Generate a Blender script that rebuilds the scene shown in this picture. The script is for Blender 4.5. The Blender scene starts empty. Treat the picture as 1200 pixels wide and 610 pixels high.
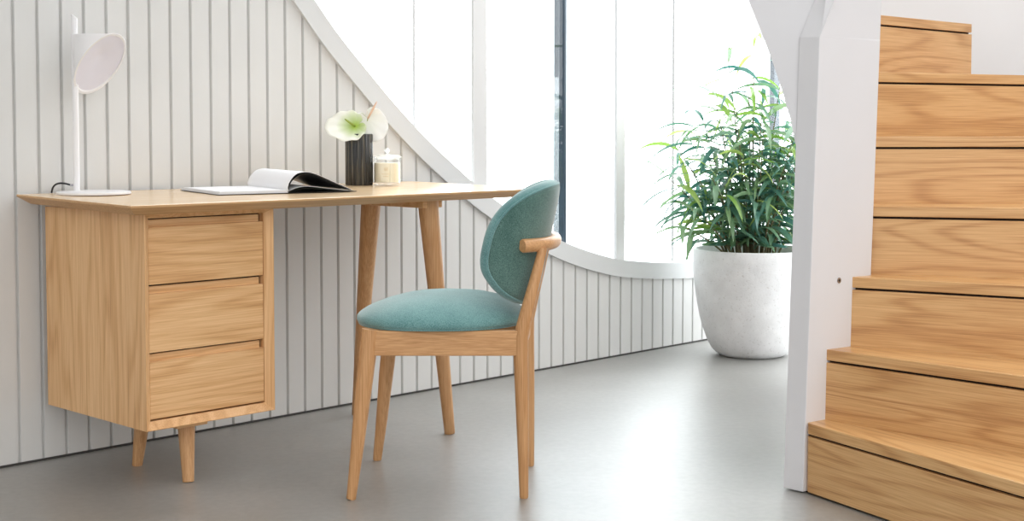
import bpy, bmesh, math, random
from mathutils import Vector, Matrix
from math import sin, cos, pi, radians as R
scene = bpy.context.scene
col = scene.collection
random.seed(7)

# ------------------------------------------------------------------ camera
H, F, HOR, PITCH = 0.93, 1632.2, 155.0, 0.0472
cd = bpy.data.cameras.new('camera'); cam = bpy.data.objects.new('camera', cd); col.objects.link(cam)
cam.location = (0, 0, H); cam.rotation_euler = (pi/2-PITCH, 0, 0)
cd.sensor_width = 36; cd.lens = F/1200*36
cd.shift_y = (HOR+F*math.tan(PITCH)-305)/1200
cd.clip_start = .05; cd.clip_end = 200
scene.camera = cam
scene.view_settings.view_transform = 'Standard'; scene.view_settings.look = 'None'
scene.view_settings.gamma = 1; scene.view_settings.exposure = 0.0
scene.view_settings.use_curve_mapping = False
scene.cycles.use_denoising = True
scene.cycles.max_bounces = 10; scene.cycles.transparent_max_bounces = 16
scene.cycles.sample_clamp_indirect = 6

# ------------------------------------------------------------------ materials
def lin(c): return tuple(((v/255)/12.92 if v/255 <= .04045 else ((v/255+.055)/1.055)**2.4) for v in c)+(1,)
def newmat(name):
    m = bpy.data.materials.new(name); m.use_nodes = True
    nt = m.node_tree; b = nt.nodes['Principled BSDF']
    return m, nt, b
def N(nt, t, **k):
    n = nt.nodes.new(t)
    for a, v in k.items(): setattr(n, a, v)
    return n
def ramp(nt, stops):
    r = N(nt, 'ShaderNodeValToRGB'); e = r.color_ramp.elements
    while len(e) < len(stops): e.new(.5)
    for q, (p, c) in zip(e, stops): q.position = p; q.color = c
    return r
def plain(name, c, rough=.5, metal=0, spec=.5, bump=0, bscale=200, vary=.04, coat=0, trans=0):
    m, nt, b = newmat(name)
    tc = N(nt, 'ShaderNodeTexCoord')
    no = N(nt, 'ShaderNodeTexNoise'); no.inputs['Scale'].default_value = 6; no.inputs['Detail'].default_value = 4
    nt.links.new(tc.outputs['Object'], no.inputs['Vector'])
    c = lin(c)
    r = ramp(nt, [(.3, tuple(v*(1-vary) for v in c[:3])+(1,)), (.7, tuple(min(1, v*(1+vary)) for v in c[:3])+(1,))])
    nt.links.new(no.outputs['Fac'], r.inputs['Fac']); nt.links.new(r.outputs['Color'], b.inputs['Base Color'])
    b.inputs['Roughness'].default_value = rough; b.inputs['Metallic'].default_value = metal
    b.inputs['Specular IOR Level'].default_value = spec; b.inputs['Coat Weight'].default_value = coat
    if trans: b.inputs['Transmission Weight'].default_value = trans
    if bump:
        n2 = N(nt, 'ShaderNodeTexNoise'); n2.inputs['Scale'].default_value = bscale; n2.inputs['Detail'].default_value = 3
        nt.links.new(tc.outputs['Object'], n2.inputs['Vector'])
        bp = N(nt, 'ShaderNodeBump'); bp.inputs['Strength'].default_value = bump; bp.inputs['Distance'].default_value = .002
        nt.links.new(n2.outputs['Fac'], bp.inputs['Height']); nt.links.new(bp.outputs['Normal'], b.inputs['Normal'])
    return m
def oak(name, axis, light, mid, dark, rough=.42, figure=1.0, rot=0.0, spec=.4, fibre=1.15):
    """grain runs along the given axis of the object"""
    m, nt, b = newmat(name)
    tc = N(nt, 'ShaderNodeTexCoord'); oi = N(nt, 'ShaderNodeObjectInfo')
    mp0 = N(nt, 'ShaderNodeMapping'); mp0.inputs['Rotation'].default_value = (0, 0, rot)
    nt.links.new(tc.outputs['Object'], mp0.inputs['Vector'])
    def noise(al, ac, scale, detail, rough_=.5, dist=0):
        mp = N(nt, 'ShaderNodeMapping')
        mp.inputs['Scale'].default_value = tuple(al if i == axis else ac for i in range(3))
        nt.links.new(mp0.outputs['Vector'], mp.inputs['Vector'])
        no = N(nt, 'ShaderNodeTexNoise'); no.noise_dimensions = '4D'
        no.inputs['Scale'].default_value = scale; no.inputs['Detail'].default_value = detail
        no.inputs['Roughness'].default_value = rough_; no.inputs['Distortion'].default_value = dist
        ml = N(nt, 'ShaderNodeMath', operation='MULTIPLY'); ml.inputs[1].default_value = 37
        nt.links.new(oi.outputs['Random'], ml.inputs[0]); nt.links.new(ml.outputs[0], no.inputs['W'])
        nt.links.new(mp.outputs['Vector'], no.inputs['Vector'])
        return no.outputs['Fac']
    def M_(op, a, bb):
        n = N(nt, 'ShaderNodeMath', operation=op)
        for i, v in enumerate((a, bb)):
            if isinstance(v, (int, float)): n.inputs[i].default_value = v
            elif v is not None: nt.links.new(v, n.inputs[i])
        return n.outputs[0]
    fig = noise(.45, 4.6, 1.0, 2.5, .5, .2)                 # contour field for the cathedral figure
    rings = M_('SINE', M_('MULTIPLY', fig, 120.0), None)
    rings = M_('MULTIPLY', M_('ADD', rings, 1.0), .5)
    rings = M_('POWER', rings, 3.0)
    fib = noise(6, 380, 1.0, 2.0, .55)                         # fine fibres
    pore = noise(14, 420, 1.0, 1.0)
    patch = noise(.8, 3.0, 1.0, 2.0)
    v = M_('ADD', M_('MULTIPLY', rings, .26*figure), M_('MULTIPLY', fib, fibre))
    v = M_('ADD', v, M_('MULTIPLY', patch, .42))
    v = M_('ADD', v, -.37-(fibre-.75)*.5)
    r = ramp(nt, [(.0, lin(light)), (.45, lin(mid)), (1., lin(dark))])
    nt.links.new(v, r.inputs['Fac'])
    r2 = ramp(nt, [(.60, (1, 1, 1, 1)), (.78, (.80, .74, .66, 1))])
    nt.links.new(pore, r2.inputs['Fac'])
    mx = N(nt, 'ShaderNodeMix', data_type='RGBA', blend_type='MULTIPLY'); mx.inputs['Factor'].default_value = .6
    nt.links.new(r.outputs['Color'], mx.inputs['A']); nt.links.new(r2.outputs['Color'], mx.inputs['B'])
    nt.links.new(mx.outputs['Result'], b.inputs['Base Color'])
    b.inputs['Roughness'].default_value = rough; b.inputs['Specular IOR Level'].default_value = spec
    bp = N(nt, 'ShaderNodeBump'); bp.inputs['Strength'].default_value = .12; bp.inputs['Distance'].default_value = .001
    nt.links.new(fib, bp.inputs['Height']); nt.links.new(bp.outputs['Normal'], b.inputs['Normal'])
    return m
def fabric(name, a, bcol):
    m, nt, b = newmat(name)
    tc = N(nt, 'ShaderNodeTexCoord')
    no = N(nt, 'ShaderNodeTexNoise'); no.inputs['Scale'].default_value = 520; no.inputs['Detail'].default_value = 3
    n2 = N(nt, 'ShaderNodeTexNoise'); n2.inputs['Scale'].default_value = 9; n2.inputs['Detail'].default_value = 3
    for q in (no, n2): nt.links.new(tc.outputs['Object'], q.inputs['Vector'])
    ad = N(nt, 'ShaderNodeMath', operation='MULTIPLY_ADD'); ad.inputs[1].default_value = .3
    nt.links.new(n2.outputs['Fac'], ad.inputs[0])
    m1 = N(nt, 'ShaderNodeMath', operation='MULTIPLY'); m1.inputs[1].default_value = .7
    nt.links.new(no.outputs['Fac'], m1.inputs[0]); nt.links.new(m1.outputs[0], ad.inputs[2])
    r = ramp(nt, [(.40, lin(a)), (.60, lin(bcol))]); nt.links.new(ad.outputs[0], r.inputs['Fac'])
    nt.links.new(r.outputs['Color'], b.inputs['Base Color'])
    b.inputs['Roughness'].default_value = .95; b.inputs['Specular IOR Level'].default_value = .15
    b.inputs['Sheen Weight'].default_value = .5; b.inputs['Sheen Roughness'].default_value = .5
    bp = N(nt, 'ShaderNodeBump'); bp.inputs['Strength'].default_value = .35; bp.inputs['Distance'].default_value = .001
    nt.links.new(no.outputs['Fac'], bp.inputs['Height']); nt.links.new(bp.outputs['Normal'], b.inputs['Normal'])
    return m
def thin_glass(name, tint=(1, 1, 1), gloss=.06, diff=0.0):
    m, nt, b = newmat(name); nt.nodes.remove(b)
    out = nt.nodes['Material Output']
    tr = N(nt, 'ShaderNodeBsdfTransparent'); tr.inputs['Color'].default_value = tuple(tint)+(1,)
    gl = N(nt, 'ShaderNodeBsdfGlossy'); gl.inputs['Roughness'].default_value = .03
    mx = N(nt, 'ShaderNodeMixShader'); mx.inputs[0].default_value = gloss
    nt.links.new(tr.outputs[0], mx.inputs[1]); nt.links.new(gl.outputs[0], mx.inputs[2])
    last = mx
    if diff:
        tl = N(nt, 'ShaderNodeBsdfTranslucent'); tl.inputs['Color'].default_value = (.97, .99, 1, 1)
        m2 = N(nt, 'ShaderNodeMixShader'); m2.inputs[0].default_value = diff
        nt.links.new(mx.outputs[0], m2.inputs[1]); nt.links.new(tl.outputs[0], m2.inputs[2]); last = m2
    nt.links.new(last.outputs[0], out.inputs['Surface'])
    return m
def concrete():
    m, nt, b = newmat('polished_concrete')
    tc = N(nt, 'ShaderNodeTexCoord')
    def noise(s, d, r=.55, dist=0):
        no = N(nt, 'ShaderNodeTexNoise'); no.inputs['Scale'].default_value = s; no.inputs['Detail'].default_value = d
        no.inputs['Roughness'].default_value = r; no.inputs['Distortion'].default_value = dist
        nt.links.new(tc.outputs['Object'], no.inputs['Vector']); return no
    a = noise(1.6, 8, .62, 0); f = noise(45, 4); sp = noise(90, 1)
    r = ramp(nt, [(.30, lin((126, 124, 119))), (.5, lin((141, 140, 136))), (.72, lin((157, 156, 153)))])
    nt.links.new(a.outputs['Fac'], r.inputs['Fac'])
    r2 = ramp(nt, [(.35, (.86, .86, .86, 1)), (.65, (1, 1, 1, 1))]); nt.links.new(f.outputs['Fac'], r2.inputs['Fac'])
    r3 = ramp(nt, [(.17, (.6, .57, .54, 1)), (.21, (1, 1, 1, 1))]); nt.links.new(sp.outputs['Fac'], r3.inputs['Fac'])
    m1 = N(nt, 'ShaderNodeMix', data_type='RGBA', blend_type='MULTIPLY'); m1.inputs['Factor'].default_value = 1
    m2 = N(nt, 'ShaderNodeMix', data_type='RGBA', blend_type='MULTIPLY'); m2.inputs['Factor'].default_value = 1
    nt.links.new(r.outputs['Color'], m1.inputs['A']); nt.links.new(r2.outputs['Color'], m1.inputs['B'])
    nt.links.new(m1.outputs['Result'], m2.inputs['A']); nt.links.new(r3.outputs['Color'], m2.inputs['B'])
    nt.links.new(m2.outputs['Result'], b.inputs['Base Color'])
    rr = ramp(nt, [(.3, (.40, .40, .40, 1)), (.7, (.50, .50, .50, 1))]); nt.links.new(a.outputs['Fac'], rr.inputs['Fac'])
    nt.links.new(rr.outputs['Color'], b.inputs['Roughness'])
    b.inputs['Specular IOR Level'].default_value = 1.0; b.inputs['Coat Weight'].default_value = .8; b.inputs['Coat Roughness'].default_value = .36
    bp = N(nt, 'ShaderNodeBump'); bp.inputs['Strength'].default_value = .05; bp.inputs['Distance'].default_value = .002
    nt.links.new(f.outputs['Fac'], bp.inputs['Height']); nt.links.new(bp.outputs['Normal'], b.inputs['Normal'])
    return m
def stone():
    m, nt, b = newmat('pale_stone')
    tc = N(nt, 'ShaderNodeTexCoord')
    a = N(nt, 'ShaderNodeTexNoise'); a.inputs['Scale'].default_value = 7; a.inputs['Detail'].default_value = 8; a.inputs['Roughness'].default_value = .65
    s = N(nt, 'ShaderNodeTexNoise'); s.inputs['Scale'].default_value = 110; s.inputs['Detail'].default_value = 2
    for q in (a, s): nt.links.new(tc.outputs['Object'], q.inputs['Vector'])
    r = ramp(nt, [(.3, lin((222, 222, 222))), (.7, lin((246, 246, 246)))]); nt.links.new(a.outputs['Fac'], r.inputs['Fac'])
    r2 = ramp(nt, [(.26, (.82, .80, .78, 1)), (.38, (1, 1, 1, 1))]); nt.links.new(s.outputs['Fac'], r2.inputs['Fac'])
    mx = N(nt, 'ShaderNodeMix', data_type='RGBA', blend_type='MULTIPLY'); mx.inputs['Factor'].default_value = 1
    nt.links.new(r.outputs['Color'], mx.inputs['A']); nt.links.new(r2.outputs['Color'], mx.inputs['B'])
    nt.links.new(mx.outputs['Result'], b.inputs['Base Color']); b.inputs['Roughness'].default_value = .8
    bp = N(nt, 'ShaderNodeBump'); bp.inputs['Strength'].default_value = .3; bp.inputs['Distance'].default_value = .002
    nt.links.new(s.outputs['Fac'], bp.inputs['Height']); nt.links.new(bp.outputs['Normal'], b.inputs['Normal'])
    return m
def leafmat(name, c1, c2, tl=.35):
    m, nt, b = newmat(name); out = nt.nodes['Material Output']
    g = N(nt, 'ShaderNodeNewGeometry')
    r = ramp(nt, [(.0, lin(c1)), (1, lin(c2))]); nt.links.new(g.outputs['Random Per Island'], r.inputs['Fac'])
    nt.links.new(r.outputs['Color'], b.inputs['Base Color']); b.inputs['Roughness'].default_value = .30; b.inputs['Specular IOR Level'].default_value = .8
    t = N(nt, 'ShaderNodeBsdfTranslucent'); nt.links.new(r.outputs['Color'], t.inputs['Color'])
    mx = N(nt, 'ShaderNodeMixShader'); mx.inputs[0].default_value = tl
    nt.links.new(b.outputs[0], mx.inputs[1]); nt.links.new(t.outputs[0], mx.inputs[2]); nt.links.new(mx.outputs[0], out.inputs['Surface'])
    return m

OAK = ((236, 194, 144), (214, 165, 113), (170, 116, 72))
M = dict(
    oak_x=oak('oak_along_x', 0, *OAK), oak_y=oak('oak_along_y', 1, *OAK), oak_z=oak('oak_along_z', 2, *OAK),
    oak_edge=oak('oak_edge', 0, (214, 172, 124), (190, 146, 100), (150, 106, 68), figure=.3, fibre=1.6),
    oak_leg=oak('oak_leg', 2, (212, 168, 122), (188, 140, 94), (146, 98, 60), figure=.5),
    oak_top=oak('oak_top', 0, (240, 212, 174), (230, 196, 152), (206, 166, 120), rough=.20, figure=.6, spec=.9),  # bright reflections of the top also put into a lighter oak colour
    oak_chair=oak('oak_chair', 2, (214, 166, 118), (188, 138, 90), (142, 94, 56), figure=.5, rough=.35),
    oak_rail=oak('oak_rail', 0, (214, 166, 118), (188, 138, 90), (142, 94, 56), figure=.5, rough=.35),
    stair=oak('stair_oak', 0, (222, 180, 126), (200, 152, 98), (156, 106, 60), rough=.30, figure=1.3, fibre=1.3, spec=.6),
    wall=plain('painted_boards', (216, 216, 214), .55, vary=.015, bump=.08, bscale=60),
    trim=plain('trim_paint', (212, 213, 213), .5, vary=.01),
    white=plain('white_plaster', (238, 237, 238), .7, vary=.01),
    newel=plain('newel_paint', (224, 224, 227), .45, vary=.012),
    post=plain('white_metal_post', (208, 207, 206), .45, vary=.01),
    dark=plain('slate_frame', (52, 70, 84), .35, vary=.15),
    shadow=plain('gap_shade_paint', (40, 30, 22), .9),  # near-black colour standing in for shade in slots and recesses
    lamp=plain('white_lamp_metal', (240, 239, 240), .35, vary=.005),
    lens=plain('lamp_diffuser', (232, 231, 242), .35, vary=.03),
    black=plain('black_rubber', (18, 22, 30), .4),
    steel=plain('steel', (190, 190, 195), .25, metal=1),
    paper=plain('white_paper', (244, 244, 246), .6, vary=.01),
    cover=plain('black_print', (30, 30, 28), .3, vary=.5),
    wax=plain('cream_wax', (255, 244, 216), .5, vary=.02),
    gold=plain('gold_print', (222, 200, 150), .4),
    soil=plain('dark_soil', (58, 46, 36), .95, vary=.4, bump=.8, bscale=60),
    stem=plain('plant_stem', (120, 112, 80), .7, vary=.3),
    foot_shade=plain('foot_shade_paint', (60, 58, 56), .8),  # shade at the wall's foot, put into a dark colour
    floor=concrete(), stone=stone(),
    glass=thin_glass('clear_glass', (.985, .995, 1.0), .05), frost=thin_glass('frosted_pane', (.80, .82, .83), .03, .35),
    rail_glass=thin_glass('balustrade_glass', (.95, .985, .99), .06, .05),
    jar=thin_glass('jar_glass', (.985, .99, .99), .07),
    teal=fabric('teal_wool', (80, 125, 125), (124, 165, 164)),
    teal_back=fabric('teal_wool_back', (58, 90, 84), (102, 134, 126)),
    leaf=leafmat('leaf', (72, 128, 122), (136, 168, 118), .45), leaf2=leafmat('young_leaf', (120, 165, 70), (190, 212, 120), .5),
)
# vase: dark fluted ceramic with pale upright streaks
def vasemat():
    m, nt, b = newmat('black_ribbed_ceramic')
    tc = N(nt, 'ShaderNodeTexCoord')
    mp = N(nt, 'ShaderNodeMapping'); mp.inputs['Scale'].default_value = (260, 260, 5); nt.links.new(tc.outputs['Object'], mp.inputs['Vector'])
    no = N(nt, 'ShaderNodeTexNoise'); no.inputs['Scale'].default_value = 1; no.inputs['Detail'].default_value = 3; nt.links.new(mp.outputs['Vector'], no.inputs['Vector'])
    r = ramp(nt, [(.35, lin((22, 24, 26))), (.55, lin((52, 52, 50))), (.72, lin((130, 122, 100)))]); nt.links.new(no.outputs['Fac'], r.inputs['Fac'])
    nt.links.new(r.outputs['Color'], b.inputs['Base Color']); b.inputs['Roughness'].default_value = .25
    return m
M['vase'] = vasemat()
def petalmat(name, c1, c2, scale=.03, tl=.35):
    m, nt, b = newmat(name); out = nt.nodes['Material Output']
    tc = N(nt, 'ShaderNodeTexCoord'); g = N(nt, 'ShaderNodeTexGradient', gradient_type='SPHERICAL')
    mp = N(nt, 'ShaderNodeMapping'); mp.inputs['Scale'].default_value = (1/scale,)*3
    nt.links.new(tc.outputs['Object'], mp.inputs['Vector']); nt.links.new(mp.outputs['Vector'], g.inputs['Vector'])
    r = ramp(nt, [(.0, lin(c2)), (.9, lin(c1))]); nt.links.new(g.outputs['Fac'], r.inputs['Fac'])
    nt.links.new(r.outputs['Color'], b.inputs['Base Color']); b.inputs['Roughness'].default_value = .3
    t = N(nt, 'ShaderNodeBsdfTranslucent'); nt.links.new(r.outputs['Color'], t.inputs['Color'])
    mx = N(nt, 'ShaderNodeMixShader'); mx.inputs[0].default_value = tl
    nt.links.new(b.outputs[0], mx.inputs[1]); nt.links.new(t.outputs[0], mx.inputs[2]); nt.links.new(mx.outputs[0], out.inputs['Surface'])
    return m
M['petal'] = petalmat('green_white_spathe', (186, 215, 84), (255, 255, 246), .062, .3)
M['petal2'] = petalmat('white_spathe', (252, 253, 246), (255, 255, 252), .06, .2)
M['spadix'] = plain('green_spadix', (150, 165, 70), .5); M['spadix2'] = plain('pink_spadix', (240, 205, 180), .5)

# ------------------------------------------------------------------ mesh helpers
def obj(name, bm, mat, parent=None, smooth=False, bevel=0, seg=2, autosmooth=None):
    bmesh.ops.recalc_face_normals(bm, faces=bm.faces)
    me = bpy.data.meshes.new(name); bm.to_mesh(me); bm.free()
    me.materials.append(mat)
    o = bpy.data.objects.new(name, me); col.objects.link(o)
    if parent: o.parent = parent
    if smooth:
        for p in me.polygons: p.use_smooth = True
        if autosmooth:
            me.set_sharp_from_angle(angle=R(autosmooth))
    if bevel:
        md = o.modifiers.new('bevel', 'BEVEL'); md.width = bevel; md.segments = seg; md.limit_method = 'ANGLE'; md.angle_limit = R(35)
    return o
def empty(name, loc, rz=0, label=None, cat=None, group=None, kind=None):
    o = bpy.data.objects.new(name, None); col.objects.link(o); o.location = loc; o.rotation_euler = (0, 0, rz)
    o.empty_display_size = .1
    return tag(o, label, cat, group, kind)
def tag(o, label=None, cat=None, group=None, kind=None):
    if label: o['label'] = label
    if cat: o['category'] = cat
    if group: o['group'] = group
    if kind: o['kind'] = kind
    return o
def bx(bm, x0, x1, y0, y1, z0, z1, f=None):
    P = [(x, y, z) for z in (z0, z1) for y in (y0, y1) for x in (x0, x1)]
    v = [bm.verts.new(f(p) if f else p) for p in P]
    for q in ((0, 2, 3, 1), (4, 5, 7, 6), (0, 1, 5, 4), (1, 3, 7, 5), (3, 2, 6, 7), (2, 0, 4, 6)): bm.faces.new([v[i] for i in q])
def box(*a, **k):
    bm = bmesh.new(); bx(bm, *a, **k); return bm
def prism(bm, poly, z0, z1):
    a = [bm.verts.new((p[0], p[1], z0)) for p in poly]; b = [bm.verts.new((p[0], p[1], z1)) for p in poly]
    bm.faces.new(a[::-1]); bm.faces.new(b)
    for i in range(len(poly)):
        j = (i+1) % len(poly); bm.faces.new([a[i], a[j], b[j], b[i]])
def tube(bm, pts, rad, seg=14, cap=True, sx=1.0):
    pts = [Vector(p) for p in pts]; rings = []; up = None
    for i, p in enumerate(pts):
        d = (pts[min(i+1, len(pts)-1)]-pts[max(i-1, 0)]).normalized()
        if up is None:
            up = Vector((0, 0, 1)) if abs(d.z) < .9 else Vector((1, 0, 0))
        a = (up-d*up.dot(d)).normalized(); b = d.cross(a); up = a
        r = rad[i] if isinstance(rad, (list, tuple)) else rad
        rings.append([bm.verts.new(p+a*cos(t)*r*sx+b*sin(t)*r) for t in [2*pi*k/seg for k in range(seg)]])
    for A, B in zip(rings, rings[1:]):
        for k in range(seg): bm.faces.new([A[k], A[(k+1) % seg], B[(k+1) % seg], B[k]])
    if cap: bm.faces.new(rings[0][::-1]); bm.faces.new(rings[-1])
def lathe(bm, prof, seg=48, c=(0, 0), caps=(True, True), flute=None):
    rings = []
    for r, z in prof:
        rings.append([bm.verts.new((c[0]+(r+(flute(t, z) if flute else 0))*cos(t), c[1]+(r+(flute(t, z) if flute else 0))*sin(t), z)) for t in [2*pi*k/seg for k in range(seg)]])
    for A, B in zip(rings, rings[1:]):
        for k in range(seg): bm.faces.new([A[k], A[(k+1) % seg], B[(k+1) % seg], B[k]])
    if caps[0]: bm.faces.new(rings[0][::-1])
    if caps[1]: bm.faces.new(rings[-1])
def interp(pts, x):
    if x <= pts[0][0]: a, b = pts[0], pts[1]
    elif x >= pts[-1][0]: a, b = pts[-2], pts[-1]
    else:
        for a, b in zip(pts, pts[1:]):
            if a[0] <= x <= b[0]: break
    return a[1]+(b[1]-a[1])*(x-a[0])/(b[0]-a[0])
def smoothcurve(pts, step=.02):
    """Catmull-Rom sampling of (x,y) pairs"""
    out = []
    P = [pts[0]]+list(pts)+[pts[-1]]
    for i in range(1, len(P)-2):
        p0, p1, p2, p3 = [Vector(p) for p in P[i-1:i+3]]
        n = max(2, int((p2-p1).length/step))
        for k in range(n):
            t = k/n
            q = .5*((2*p1)+(p2-p0)*t+(2*p0-5*p1+4*p2-p3)*t*t+(-p0+3*p1-3*p2+p3)*t**3)
            out.append(tuple(q))
    out.append(tuple(pts[-1])); return out

# ------------------------------------------------------------------ world + light
SKY_ROOM, SKY_WIN, SKY_SIDE, SKY_TOP = .78, 7.0, .62, 2.0
w = bpy.data.worlds.new('world'); scene.world = w; w.use_nodes = True
wt = w.node_tree; bg = wt.nodes['Background']
# overcast sky, brightest beyond the big window, softer over the room side
wc = N(wt, 'ShaderNodeTexCoord'); dp = N(wt, 'ShaderNodeVectorMath', operation='DOT_PRODUCT')
dp.inputs[1].default_value = Vector((.32, .94, .05)).normalized()
wt.links.new(wc.outputs['Generated'], dp.inputs[0])
mr = N(wt, 'ShaderNodeMapRange', interpolation_type='SMOOTHSTEP')
mr.inputs['From Min'].default_value = .0; mr.inputs['From Max'].default_value = .9
mr.inputs['To Min'].default_value = SKY_ROOM; mr.inputs['To Max'].default_value = SKY_WIN
wt.links.new(dp.outputs['Value'], mr.inputs['Value'])
d2 = N(wt, 'ShaderNodeVectorMath', operation='DOT_PRODUCT'); d2.inputs[1].default_value = Vector((.68, -.72, .1)).normalized()
wt.links.new(wc.outputs['Generated'], d2.inputs[0])
m2 = N(wt, 'ShaderNodeMapRange', interpolation_type='SMOOTHSTEP'); m2.inputs['From Min'].default_value = -.3; m2.inputs['From Max'].default_value = .9
m2.inputs['To Min'].default_value = 0; m2.inputs['To Max'].default_value = SKY_SIDE
wt.links.new(d2.outputs['Value'], m2.inputs['Value'])
ad = N(wt, 'ShaderNodeMath', operation='ADD'); wt.links.new(mr.outputs['Result'], ad.inputs[0]); wt.links.new(m2.outputs['Result'], ad.inputs[1])
d3 = N(wt, 'ShaderNodeVectorMath', operation='DOT_PRODUCT'); d3.inputs[1].default_value = (.25, -.1, .96)
wt.links.new(wc.outputs['Generated'], d3.inputs[0])
m3 = N(wt, 'ShaderNodeMapRange', interpolation_type='SMOOTHSTEP'); m3.inputs['From Min'].default_value = .35; m3.inputs['From Max'].default_value = .98
m3.inputs['To Min'].default_value = 0; m3.inputs['To Max'].default_value = SKY_TOP
wt.links.new(d3.outputs['Value'], m3.inputs['Value'])
a3 = N(wt, 'ShaderNodeMath', operation='ADD'); wt.links.new(ad.outputs[0], a3.inputs[0]); wt.links.new(m3.outputs['Result'], a3.inputs[1])
wt.links.new(a3.outputs[0], bg.inputs['Strength'])
mc = N(wt, 'ShaderNodeMapRange'); mc.inputs['From Min'].default_value = -.2; mc.inputs['From Max'].default_value = .7
wt.links.new(dp.outputs['Value'], mc.inputs['Value'])
cm = N(wt, 'ShaderNodeMix', data_type='RGBA'); cm.inputs['A'].default_value = (1, .992, .98, 1); cm.inputs['B'].default_value = (.93, .975, 1, 1)
wt.links.new(mc.outputs['Result'], cm.inputs['Factor']); wt.links.new(cm.outputs['Result'], bg.inputs['Color'])

# ------------------------------------------------------------------ the panelled wall with its swooping opening
WTH = .8054; WO = Vector((0, 5.3047, 0)); WD = Vector((cos(WTH), sin(WTH), 0)); WN = Vector((-sin(WTH), cos(WTH), 0))
wallroot = dict(location=WO, rz=WTH)
G0, GS, NG0, ITEM = -1.9923+.0, .0715, -16, 0
outer = [(-3.2, 3.6), (-2.6, 3.02), (-2.0, 2.38), (-1.5, 1.84), (-1.2, 1.525), (-1.041, 1.362), (-.909, 1.217), (-.771, 1.087), (-.626, .958), (-.482, .843), (-.34, .743), (-.20, .652),
         (0, .544), (.193, .457), (.376, .394), (.574, .344), (.73, .320), (.9, .303), (1.031, .295), (1.155, .289), (1.4, .29), (1.8, .33), (2.4, .47), (3.2, .8), (4.2, 1.4)]
OC = smoothcurve(outer, .02)
def zo(s): return interp(OC, s)
def wobj(name, bm, mat, parent=None, **k):
    o = obj(name, bm, mat, parent, **k)
    if not parent: o.location = WO; o.rotation_euler = (0, 0, WTH)
    return o
bm = bmesh.new()
gw = .0110; gd = .010
prof = []
S0, S1 = -4.4, 4.2
k = NG0-20
while True:
    s = G0+k*GS
    if s > S1: break
    if s > S0:
        prof += [(s-gw/2, 0), (s-gw/4, gd), (s+gw/4, gd), (s+gw/2, 0)]
        for j in (1, 2, 3): prof.append((s+GS*j/4, 0))
    k += 1
prof = [(S0, 0)]+prof+[(S1+.001, 0)]
fr = []
for s, d in prof:
    zt = min(3.2, zo(s)+.02)
    fr.append((bm.verts.new((s, d, 0)), bm.verts.new((s, d, zt)), bm.verts.new((s, .14, 0)), bm.verts.new((s, .14, zt))))
for a, b in zip(fr, fr[1:]):
    bm.faces.new([a[0], b[0], b[1], a[1]]); bm.faces.new([a[1], b[1], b[3], a[3]])
    bm.faces.new([a[2], a[3], b[3], b[2]]); bm.faces.new([a[0], a[2], b[2], b[0]])
bm.faces.new(list(fr[0][i] for i in (0, 1, 3, 2))); bm.faces.new(list(fr[-1][i] for i in (0, 2, 3, 1)))
tag(wobj('wall_left', bm, M['wall']), 'warm white vertical boarded wall behind the desk', None, None, 'structure')
# capping trim along the curve
bm = bmesh.new(); rows = []
TW = .070
for i, (s, z) in enumerate(OC):
    if z > 3.2: continue
    a = OC[max(0, i-1)]; b = OC[min(len(OC)-1, i+1)]
    d = Vector((b[0]-a[0], b[1]-a[1])).normalized(); n = Vector((-d.y, d.x))
    if n.y < 0: n = -n
    lo = (s, z); hi = (s+n.x*TW, z+n.y*TW)
    rows.append([bm.verts.new((lo[0], -.012, lo[1])), bm.verts.new((hi[0], -.012, hi[1])), bm.verts.new((hi[0], .16, hi[1])), bm.verts.new((lo[0], .16, lo[1]))])
for A, B in zip(rows, rows[1:]):
    for k in range(4): bm.faces.new([A[k], A[(k+1) % 4], B[(k+1) % 4], B[k]])
bm.faces.new(rows[0]); bm.faces.new(rows[-1][::-1])
tag(wobj('trim_1', bm, M['trim'], smooth=True, autosmooth=40), 'broad pale trim sweeping down under the window', None, None, 'structure')
# thin dark strip painting the shade where the boards meet the floor
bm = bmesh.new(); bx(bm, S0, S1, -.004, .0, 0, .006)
tag(wobj('wall_foot_shadow', bm, M['foot_shade']), None, None, None, 'structure')
# header: pale arch coming down from top right
hd = [(-1.5, 2.55), (-.6, 2.42), (.2, 2.1), (.8, 1.73), (1.308, 1.535), (1.466, 1.499), (1.617, 1.462), (1.9, 1.36), (2.4, 1.12), (3.2, .86)]
HC = smoothcurve([(1.308-.7, 1.60), (1.308, 1.519), (1.466, 1.492), (1.617, 1.462), (1.9, 1.38), (2.4, 1.12), (3.0, .86)], .05)
HC = [( -2.4, 3.2), (-1.6, 2.9), (-.8, 2.5), (0, 2.08)] + [(a, b) for a, b in HC if a > .55]
bm = bmesh.new(); rows = []
for s, z in HC:
    rows.append([bm.verts.new((s, -.01, z)), bm.verts.new((s, -.01, 3.2)), bm.verts.new((s, .14, 3.2)), bm.verts.new((s, .14, z))])
rows = rows[1:]
for A, B in zip(rows, rows[1:]):
    for k in range(4): bm.faces.new([A[k], A[(k+1) % 4], B[(k+1) % 4], B[k]])
bm.faces.new(rows[0]); bm.faces.new(rows[-1][::-1])
tag(wobj('trim_2', bm, M['white']), 'white header sloping down above the plant', None, None, 'structure')

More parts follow.
